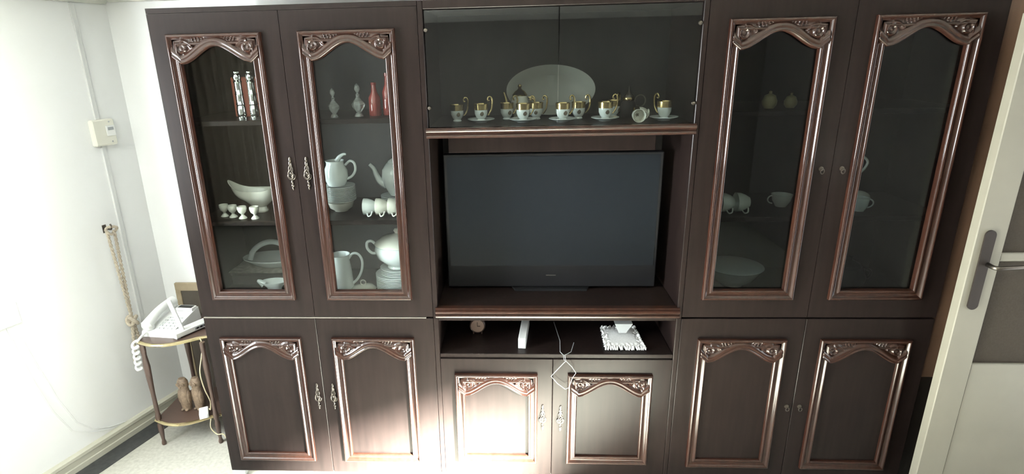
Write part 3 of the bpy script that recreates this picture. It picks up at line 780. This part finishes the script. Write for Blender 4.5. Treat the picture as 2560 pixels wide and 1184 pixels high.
MB().bbox(0, .033, 0, .235, 0, .048, .0015).build('carton', paper, lb_)
MB().box(.004, .029, -.0012, 0, .004, .044).build('end_flap', paper, lb_)
dl = MB()
def doily(u, v):
    x = 1.752 + .175 * u; y = .055 + .20 * (1 - v)
    edge = min(u, 1 - u, v, 1 - v)
    rf = max(0, 1 - edge / .18)
    z = ZN + .010 + .016 * rf * (.5 + .5 * math.sin(u * 52 + 3 * math.sin(v * 31))) * (.6 + .4 * math.sin(v * 47)) - .008 * rf
    x += .018 * (u - .5) * (1 - v) * -1 + .006 * rf * math.sin(v * 60); y -= .006 * rf * math.sin(u * 66)
    return (x, y, z)
dl.grid(doily, 70, 44); k = len(dl.v)
dl.add([(x, y, ZN + .001) for x, y, z in dl.v], [tuple(reversed(q)) for q in dl.f], True)
for j in range(18):
    xx = 1.755 + .17 * j / 17
    dl.tube([(xx, .065, ZN + .008), (xx + random.uniform(-.004, .004), .05, ZN + .012), (xx + random.uniform(-.006, .006), .038, ZN + .004)], .004, 6)
tag(dl.build('crochet_doily', lace), 'white ruffled crochet doily under the small bowl in the niche', 'doily')
sbw = tag(empty('dessert_bowl', (1.842, .17, ZN + .026)), 'small white square-sided bowl on the crochet doily', 'bowl')
MB().lathe([(1e-6, 0), (.024, 0), (.026, .003), (.030, .012), (.054, .052), (.052, .054), (.026, .012), (1e-6, .008)], 4).xf(Matrix.Rotation(PI / 4, 4, 'Z')).build('bowl', porc, sbw)
MB().lathe([(.0515, .0525), (.0545, .0525), (.0550, .055), (.0515, .055)], 4).xf(Matrix.Rotation(PI / 4, 4, 'Z')).build('rim', porc, sbw)
cb = MB().tube([(1.545, .30, .672), (1.56, .12, .668), (1.553, .02, .667), (1.565, -.008, .667), (1.566, -.026, .655), (1.572, -.027, .648), (1.540, -.027, .610), (1.512, -.027, .575), (1.540, -.027, .540), (1.574, -.027, .512), (1.590, -.027, .52), (1.602, -.027, .565), (1.618, -.027, .592), (1.600, -.027, .622), (1.574, -.027, .650), (1.57, -.012, .669), (1.60, .02, .668), (1.62, .10, .669)], .0014, 7)
tag(cb.build('loose_cable', greyp), 'thin pale cable looping in a diamond over the centre cabinet doors', 'cable')

# ================================================================== TELEPHONE TABLE
TT = tag(empty('telephone_table', (-.33, .36, 0)), 'small two-tier telephone table with brass rims and dark turned legs, in the left corner', 'table')
def dshape(k=1.0, n=26):
    pts = []
    for i in range(n + 1):
        t = i / n; x = -.162 + .327 * t
        y = -.135 - .045 * math.sin(PI * min(1, t * 1.15)) ** 1.0 + .055 * t * t
        pts.append((x * k, y * k))
    pts += [(.165 * k, .14 * k), (.12 * k, .17 * k), (-.10 * k, .17 * k), (-.162 * k, .10 * k)]
    return pts
DS = dshape(); DS2 = dshape(.965)
FRONT = DS[:27]
for z, nm in ((.585, 'table_top'), (.135, 'lower_shelf')):
    MB().prism(DS2, z, z + .018).build(nm, stained, TT)
    path = [(x, y, z + .011) for x, y in FRONT]
    MB().tube(path, .0085, 8).build('brass_rim', brass, TT)
LEG = [(1e-6, 0), (.010, 0), (.012, .01), (.008, .03), (.013, .09), (.014, .12), (.010, .135), (.013, .15), (.015, .17), (.011, .19), (.010, .30), (.014, .40), (.016, .46), (.011, .52), (.013, .55), (.013, .585)]
LM = MB().lathe(LEG, 16).mesh('leg', stained)
for x, y in ((-.145, -.135), (.150, -.115), (.135, .13), (-.095, .14)):
    place('leg', LM, TT, (x, y, 0))
ZTT = .603
# telephone
ph = tag(empty('telephone', (-.402, .375, ZTT), math.radians(-6)), 'white push-button desk telephone with coiled cord on the small corner table', 'telephone')
body = MB(); X0, X1, Y0, Y1 = -.086, .086, -.115, .115
def pz(y): return .026 + (y - Y0) / (Y1 - Y0) * .042
vb = [(X0, Y0, 0), (X1, Y0, 0), (X1, Y1, 0), (X0, Y1, 0), (X0 + .004, Y0 + .004, pz(Y0)), (X1 - .004, Y0 + .004, pz(Y0)), (X1 - .004, Y1 - .004, pz(Y1)), (X0 + .004, Y1 - .004, pz(Y1))]
body.add(vb, [(0, 3, 2, 1), (4, 5, 6, 7), (0, 1, 5, 4), (1, 2, 6, 5), (2, 3, 7, 6), (3, 0, 4, 7)])
body.build('body', whitep, ph)
hs = MB(); cyh = X0 + .032
def hsec(t): return Y0 + .0 + (Y1 - Y0) * t
pts = []; rad = []
for i in range(21):
    t = i / 20; y = hsec(t)
    pts.append((cyh, y, pz(y) + .024 + .022 * math.sin(PI * t)))
    rad.append(.021 + .010 * abs(2 * t - 1) ** 2.5)
rad[0] = .020; rad[-1] = .020
hs.tube(pts, rad, 14)
hs.ball((cyh, Y0 + .024, pz(Y0) + .015), .027, .027, .018); hs.ball((cyh, Y1 - .024, pz(Y1) + .013), .027, .027, .018)
hs.build('handset', whitep, ph)
kp = empty('keypad', (0, 0, 0), parent=ph)
sl = math.atan(.042 / .23)
km = MB().bbox(-.0085, .0085, -.0055, .0055, 0, .004, .0012).xf(Matrix.Rotation(sl, 4, 'X')).mesh('key', greykey)
for r_ in range(5):
    for c_ in range(4):
        y = -.082 + .022 * r_; x = -.012 + .0225 * c_
        place('key', km, kp, (x, y, pz(y) - .0003))
dm = MB().bbox(-.012, .080, .062, .104, pz(.08), pz(.08) + .016, .002)
dm.build('display_housing', whitep, ph)
MB().box(-.005, .073, .068, .098, pz(.08) + .0155, pz(.08) + .0168).build('display', blackp, ph)
coil = []
for i in range(170):
    t = i / 169
    a_ = 2 * PI * 5.5 * t
    cx_, cy_, cz_ = -.496 - .012 * t, .208 + .006 * t, .605 - .165 * t
    coil.append((cx_ + .013 * math.cos(a_), cy_ + .013 * math.sin(a_), cz_ + .006 * math.sin(a_)))
pinv = (Matrix.Translation((-.402, .375, ZTT)) @ Matrix.Rotation(math.radians(-6), 4, 'Z')).inverted()
coil = [tuple(pinv @ Vector(p)) for p in [(-.468, .262, .630), (-.478, .236, .618)] + coil]
MB().tube(coil, .0062, 7).build('coiled_cord', whitep, ph)
# router with an upright aerial
ro = tag(empty('router', (-.276, .315, ZTT + .0), math.radians(61)), 'flat white wireless box with an upright white aerial slab, propped against the telephone', 'router')
rb = MB().bbox(-.085, .095, -.026, .026, .006, .034, .003)
rb.build('body', whitep, ro)
MB().box(.015, .085, -.0272, -.0255, .014, .026).build('port_panel', greyp, ro)
for q in range(3): MB().box(.022 + .02 * q, .034 + .02 * q, -.0282, -.027, .016, .023).build('port', blackp, ro)
MB().box(-.08, -.06, -.02, .02, 0, .006).box(.07, .09, -.02, .02, 0, .006).build('foot', greyp, ro)
an = MB().bbox(-.011, .011, -.005, .005, 0, .165, .002)
an.xf(Matrix.Translation((-.040, -.010, .033)) @ Matrix.Rotation(math.radians(-61), 4, 'Z') @ Matrix.Rotation(math.radians(-14), 4, 'Y')).build('aerial', whitep, ro)
# framed panel leaning on the back wall
fp = tag(empty('framed_panel', (-.36, .615, 0)), 'tan framed panel leaning on the back wall behind the telephone', 'frame')
for bx_ in ((-.148, .20, 0, .018, .70, .745), (-.148, -.118, 0, .018, 0, .70), (.17, .20, 0, .018, 0, .70)): MB().bbox(*bx_).build('frame_bar', tan, fp)
MB().box(-.118, .17, .005, .012, 0.005, .70).build('grey_panel', brownb, fp)
# two carved figures on the lower shelf
def owl(x, y, lb, rz):
    e = tag(empty('owl_figurine', (x, y, .153), rz), lb, 'figurine', 'carved owls')
    MB().lathe([(1e-6, 0), (.024, 0), (.026, .01), (.030, .05), (.031, .09), (.027, .115), (.025, .125), (.029, .14), (.028, .165), (.018, .182), (1e-6, .186)], 20, sy=.8).build('body', carvew, e)
    for s_ in (-1, 1):
        MB().lathe([(.011, 0), (.011, .003), (.006, .005), (1e-6, .003)], 14).xf(Matrix.Translation((s_ * .0115, -.021, .155)) @ Matrix.Rotation(PI / 2, 4, 'X')).build('eye', carvew, e)
        MB().ball((s_ * .027, -.004, .075), .008, .014, .04).build('wing', carvew, e)
        MB().ball((s_ * .012, -.018, .006), .009, .012, .006).build('foot', carvew, e)
    MB().lathe([(.005, 0), (1e-6, .016)], 8).xf(Matrix.Translation((0, -.020, .146)) @ Matrix.Rotation(2.4, 4, 'X')).build('beak', carvew, e)
owl(-.374, .320, 'left carved wooden owl figurine on the lower tier of the small table', -.1)
owl(-.308, .328, 'right carved wooden owl figurine on the lower tier of the small table', -.3)
# power adapter and cables
ad = tag(empty('power_adapter', (-.252, .262, .153), .5), 'small white power adapter box at the front of the lower tier', 'adapter')
MB().bbox(-.022, .022, -.035, .035, 0, .030, .003).build('housing', whitep, ad)
MB().bbox(-.016, .016, -.037, -.0345, .005, .025, .001).build('label_plate', paper, ad)
c1 = MB().tube([(-.196, .262, .60), (-.186, .252, .56), (-.196, .240, .50), (-.214, .235, .42), (-.208, .235, .33), (-.196, .245, .25), (-.214, .262, .19), (-.228, .275, .184)], .0028, 7)
tag(c1.build('adapter_cable', cabley), 'thin cream cable dropping from the table top to the power adapter', 'cable')
c2 = MB().tube([(-.205, .236, .150), (-.195, .205, .12), (-.165, .20, .085), (-.135, .205, .082), (-.120, .21, .04), (-.115, .22, .0032)], .0025, 7)
tag(c2.build('floor_cable', cabley), 'thin yellowish cable hanging from the lower tier beside the base cabinet', 'cable')
# foot shim under the base cabinet
def shim(x, lb):
    tag(MB().prism([(x, -.002), (x + .06, -.002), (x + .052, .05), (x, .05)], 0, .0295).build('foot_block', paper), lb, 'block')
shim(.004, 'small white block under the left front corner of the base cabinet')
for x0, x1 in ((LX0, LX1), (CX0, CX1), (RX0, RX1)):
    pass
pln = MB().box(.07, 3.05, .06, .44, 0.0, .0298)
tag(pln.build('plinth', stained), 'recessed dark plinth carrying the whole row of cabinets', 'plinth')

# ================================================================== ON THE LEFT WALL
bxo = tag(empty('junction_box', LW(.515, 0, 1.587)), 'cream surface-mounted wall box with a small socket on the left wall', 'wall box')
rot = math.atan2(LD.y, LD.x)
bxo.rotation_euler = (0, 0, rot)
MB().bbox(-.050, .062, -.032, 0, -.064, .060, .006).build('housing', beigep, bxo)
MB().bbox(.012, .056, -.036, -.031, -.020, .030, .002).build('socket_frame', whitep, bxo)
MB().box(.020, .048, -.0375, -.0355, .008, .022).build('socket_slot', greyp, bxo)
for z_ in (-.047, .047): MB().lathe([(.004, 0), (.003, .002), (1e-6, .002)], 10).xf(Matrix.Translation((.034, -.032, z_)) @ Matrix.Rotation(PI / 2, 4, 'X')).build('screw', greyp, bxo)
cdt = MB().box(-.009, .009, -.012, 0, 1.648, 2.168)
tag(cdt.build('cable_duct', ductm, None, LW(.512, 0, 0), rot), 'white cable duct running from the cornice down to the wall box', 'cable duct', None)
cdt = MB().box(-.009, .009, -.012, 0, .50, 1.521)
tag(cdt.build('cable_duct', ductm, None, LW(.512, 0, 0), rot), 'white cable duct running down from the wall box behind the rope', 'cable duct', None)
hk = tag(empty('wall_hook', LW(.43, 0, 1.125), rot), 'small metal coat hook high on the left wall holding the rope', 'hook')
MB().bbox(-.010, .010, -.004, 0, -.02, .02, .001).build('plate', pewter, hk)
MB().tube([(0, -.003, .005), (0, -.03, 0), (0, -.05, .002), (0, -.056, .018), (0, -.050, .028)], .004, 8).build('prong', pewter, hk)
def ropepath(p0, p1, off=0, n=46, tw=.0042, turns=11, ph0=0):
    P = []
    for i in range(n):
        t = i / (n - 1); p = Vector(p0).lerp(Vector(p1), t); a_ = ph0 + 2 * PI * turns * t
        P.append((p.x + tw * math.cos(a_), p.y + tw * math.sin(a_), p.z))
    return P
rp = tag(empty('hanging_rope', LW(.42, .05, 1.13)), 'knotted hemp rope hanging from the hook on the left wall', 'rope')
R0 = Vector(LW(.42, .05, 1.13))
def L(s, h, z): return tuple(Vector(LW(s, h, z)) - R0)
top_, kn = L(.43, .052, 1.128), L(.435, .045, .64)
for q, (s_, ph_) in enumerate(((.405, 0), (.442, PI))):
    M_ = MB()
    for st in range(2): M_.tube(ropepath(L(s_, .052, 1.120), L(.435, .045, .63), ph0=ph_ + st * PI), .0048, 7)
    M_.build('strand', rope_m, rp)
M_ = MB(); M_.tube([L(.43 + .026 * math.cos(2 * PI * k / 18), .052 + .010 * math.sin(4 * PI * k / 18), 1.122 + .018 * math.sin(2 * PI * k / 18)) for k in range(18)], .007, 8, True); M_.build('loop', rope_m, rp)
M_ = MB(); M_.tube([Vector(kn) + Vector((.020 * math.sin(2 * PI * 2 * k / 40) * (1 + .3 * math.cos(2 * PI * 3 * k / 40)), .016 * math.cos(2 * PI * 2 * k / 40) * (1 + .3 * math.cos(2 * PI * 3 * k / 40)), -.008 + .02 * math.sin(2 * PI * 3 * k / 40))) for k in range(40)], .009, 8, True); M_.build('knot', rope_m, rp)
for s_, zz in ((.40, .40), (.455, .44)):
    M_ = MB()
    for st in range(2): M_.tube(ropepath(kn, L(s_, .045, zz), turns=5, ph0=st * PI, n=30), .0062, 7)
    M_.build('tail', rope_m, rp)
def wall_cable(pts, lb):
    P = [LW(s_, .004, z_) for s_, z_ in pts]; Q = []
    for i in range(len(P) - 1):
        for k in range(8): Q.append(tuple(Vector(P[i]).lerp(Vector(P[i + 1]), k / 8)))
    Q.append(P[-1])
    tag(MB().tube(Q, .0028, 6).build('wall_cable', plaster), lb, 'cable', 'thin painted cables on the left wall')
wall_cable([(-.087, .85), (-.07, .72), (-.04, .52), (-.005, .36), (.05, .215), (.13, .15), (.24, .10)], 'lower of two thin white cables sagging down the left wall')
wall_cable([(-.047, .79), (-.02, .64), (.03, .40), (.08, .24), (.14, .165), (.22, .12), (.30, .097)], 'upper of two thin white cables sagging down the left wall')
so = tag(empty('wall_socket', LW(-.10, 0, .88), rot), 'white double wall socket at the left edge above two thin cables', 'socket')
MB().bbox(-.09, .075, -.014, 0, -.05, .05, .004).build('plate', plaster, so)
for q in (-.045, .035): MB().lathe([(.022, 0), (.020, .003), (1e-6, .002)], 18).xf(Matrix.Translation((q, -.0135, 0)) @ Matrix.Rotation(PI / 2, 4, 'X')).build('socket_face', plaster, so)

# ================================================================== OPEN CREAM DOOR ON THE RIGHT
dr = empty('door_1', (3.017, -.15, .01)); struct(dr, 'open cream door with brown obscure glass panes at the right edge', 'door')
DW, DH, DT = .80, 1.98, .04
def bar(nm, x0, x1, z0, z1, y0=0.0, y1=DT, mm=cream): return MB().bbox(x0, x1, y0, y1, z0, z1, .003).build(nm, mm, dr)
bar('stile', 0, .105, 0, DH); bar('stile', DW - .105, DW, 0, DH)
bar('bottom_rail', .105, DW - .105, 0, .705, .004, DT - .004); bar('top_rail', .105, DW - .105, DH - .11, DH)
bar('glazing_bar', .105, DW - .105, 1.128, 1.160, .004, DT - .004)
for z0, z1 in ((.705, 1.128), (1.160, DH - .11)):
    MB().box(.105, DW - .105, .016, .022, z0, z1).build('pane', smoked, dr)
hp = MB().prism([(.046 + .019 * math.cos(a_), .98 + (-.02 if math.sin(a_) < 0 else .25) + .02 * math.sin(a_)) for a_ in [2 * PI * k / 24 for k in range(24)]], -.006, 0, 'y')
ho = hp.build('handle_plate', handlem, dr)
MB().tube([(.060, -.004, 1.120), (.060, -.040, 1.120), (.085, -.048, 1.122), (.17, -.046, 1.126), (.185, -.042, 1.124)], [.009, .008, .008, .007, .005], 10).build('lever', pewter, ho)

fb = tag(empty('filler_board', (3.064, .02, 0)), 'upright brown board filling the gap between the right cabinet and the cream door', 'board')
MB().bbox(0, .20, 0, .03, .555, 2.12).build('board', brownw, fb)
MB().bbox(0, .20, .03, .06, 0, .555).build('dark_base', handlem, fb)

# ================================================================== CURTAIN ON THE REAR WALL (seen in the glass)
def fold(u, v):
    return (-2.15 + 1.05 * u, -4.13 + .03 * math.sin(u * 60) + .008 * math.sin(u * 23), .05 + 2.05 * v)
cu = MB().grid(fold, 140, 6); 
cu.add([(x, y - .004, z) for x, y, z in cu.v], [tuple(reversed(q)) for q in cu.f], True)
tag(cu.build('pleated_curtain', curtainm), 'beige pleated curtain mirrored faintly in the leftmost glass door', 'curtain')
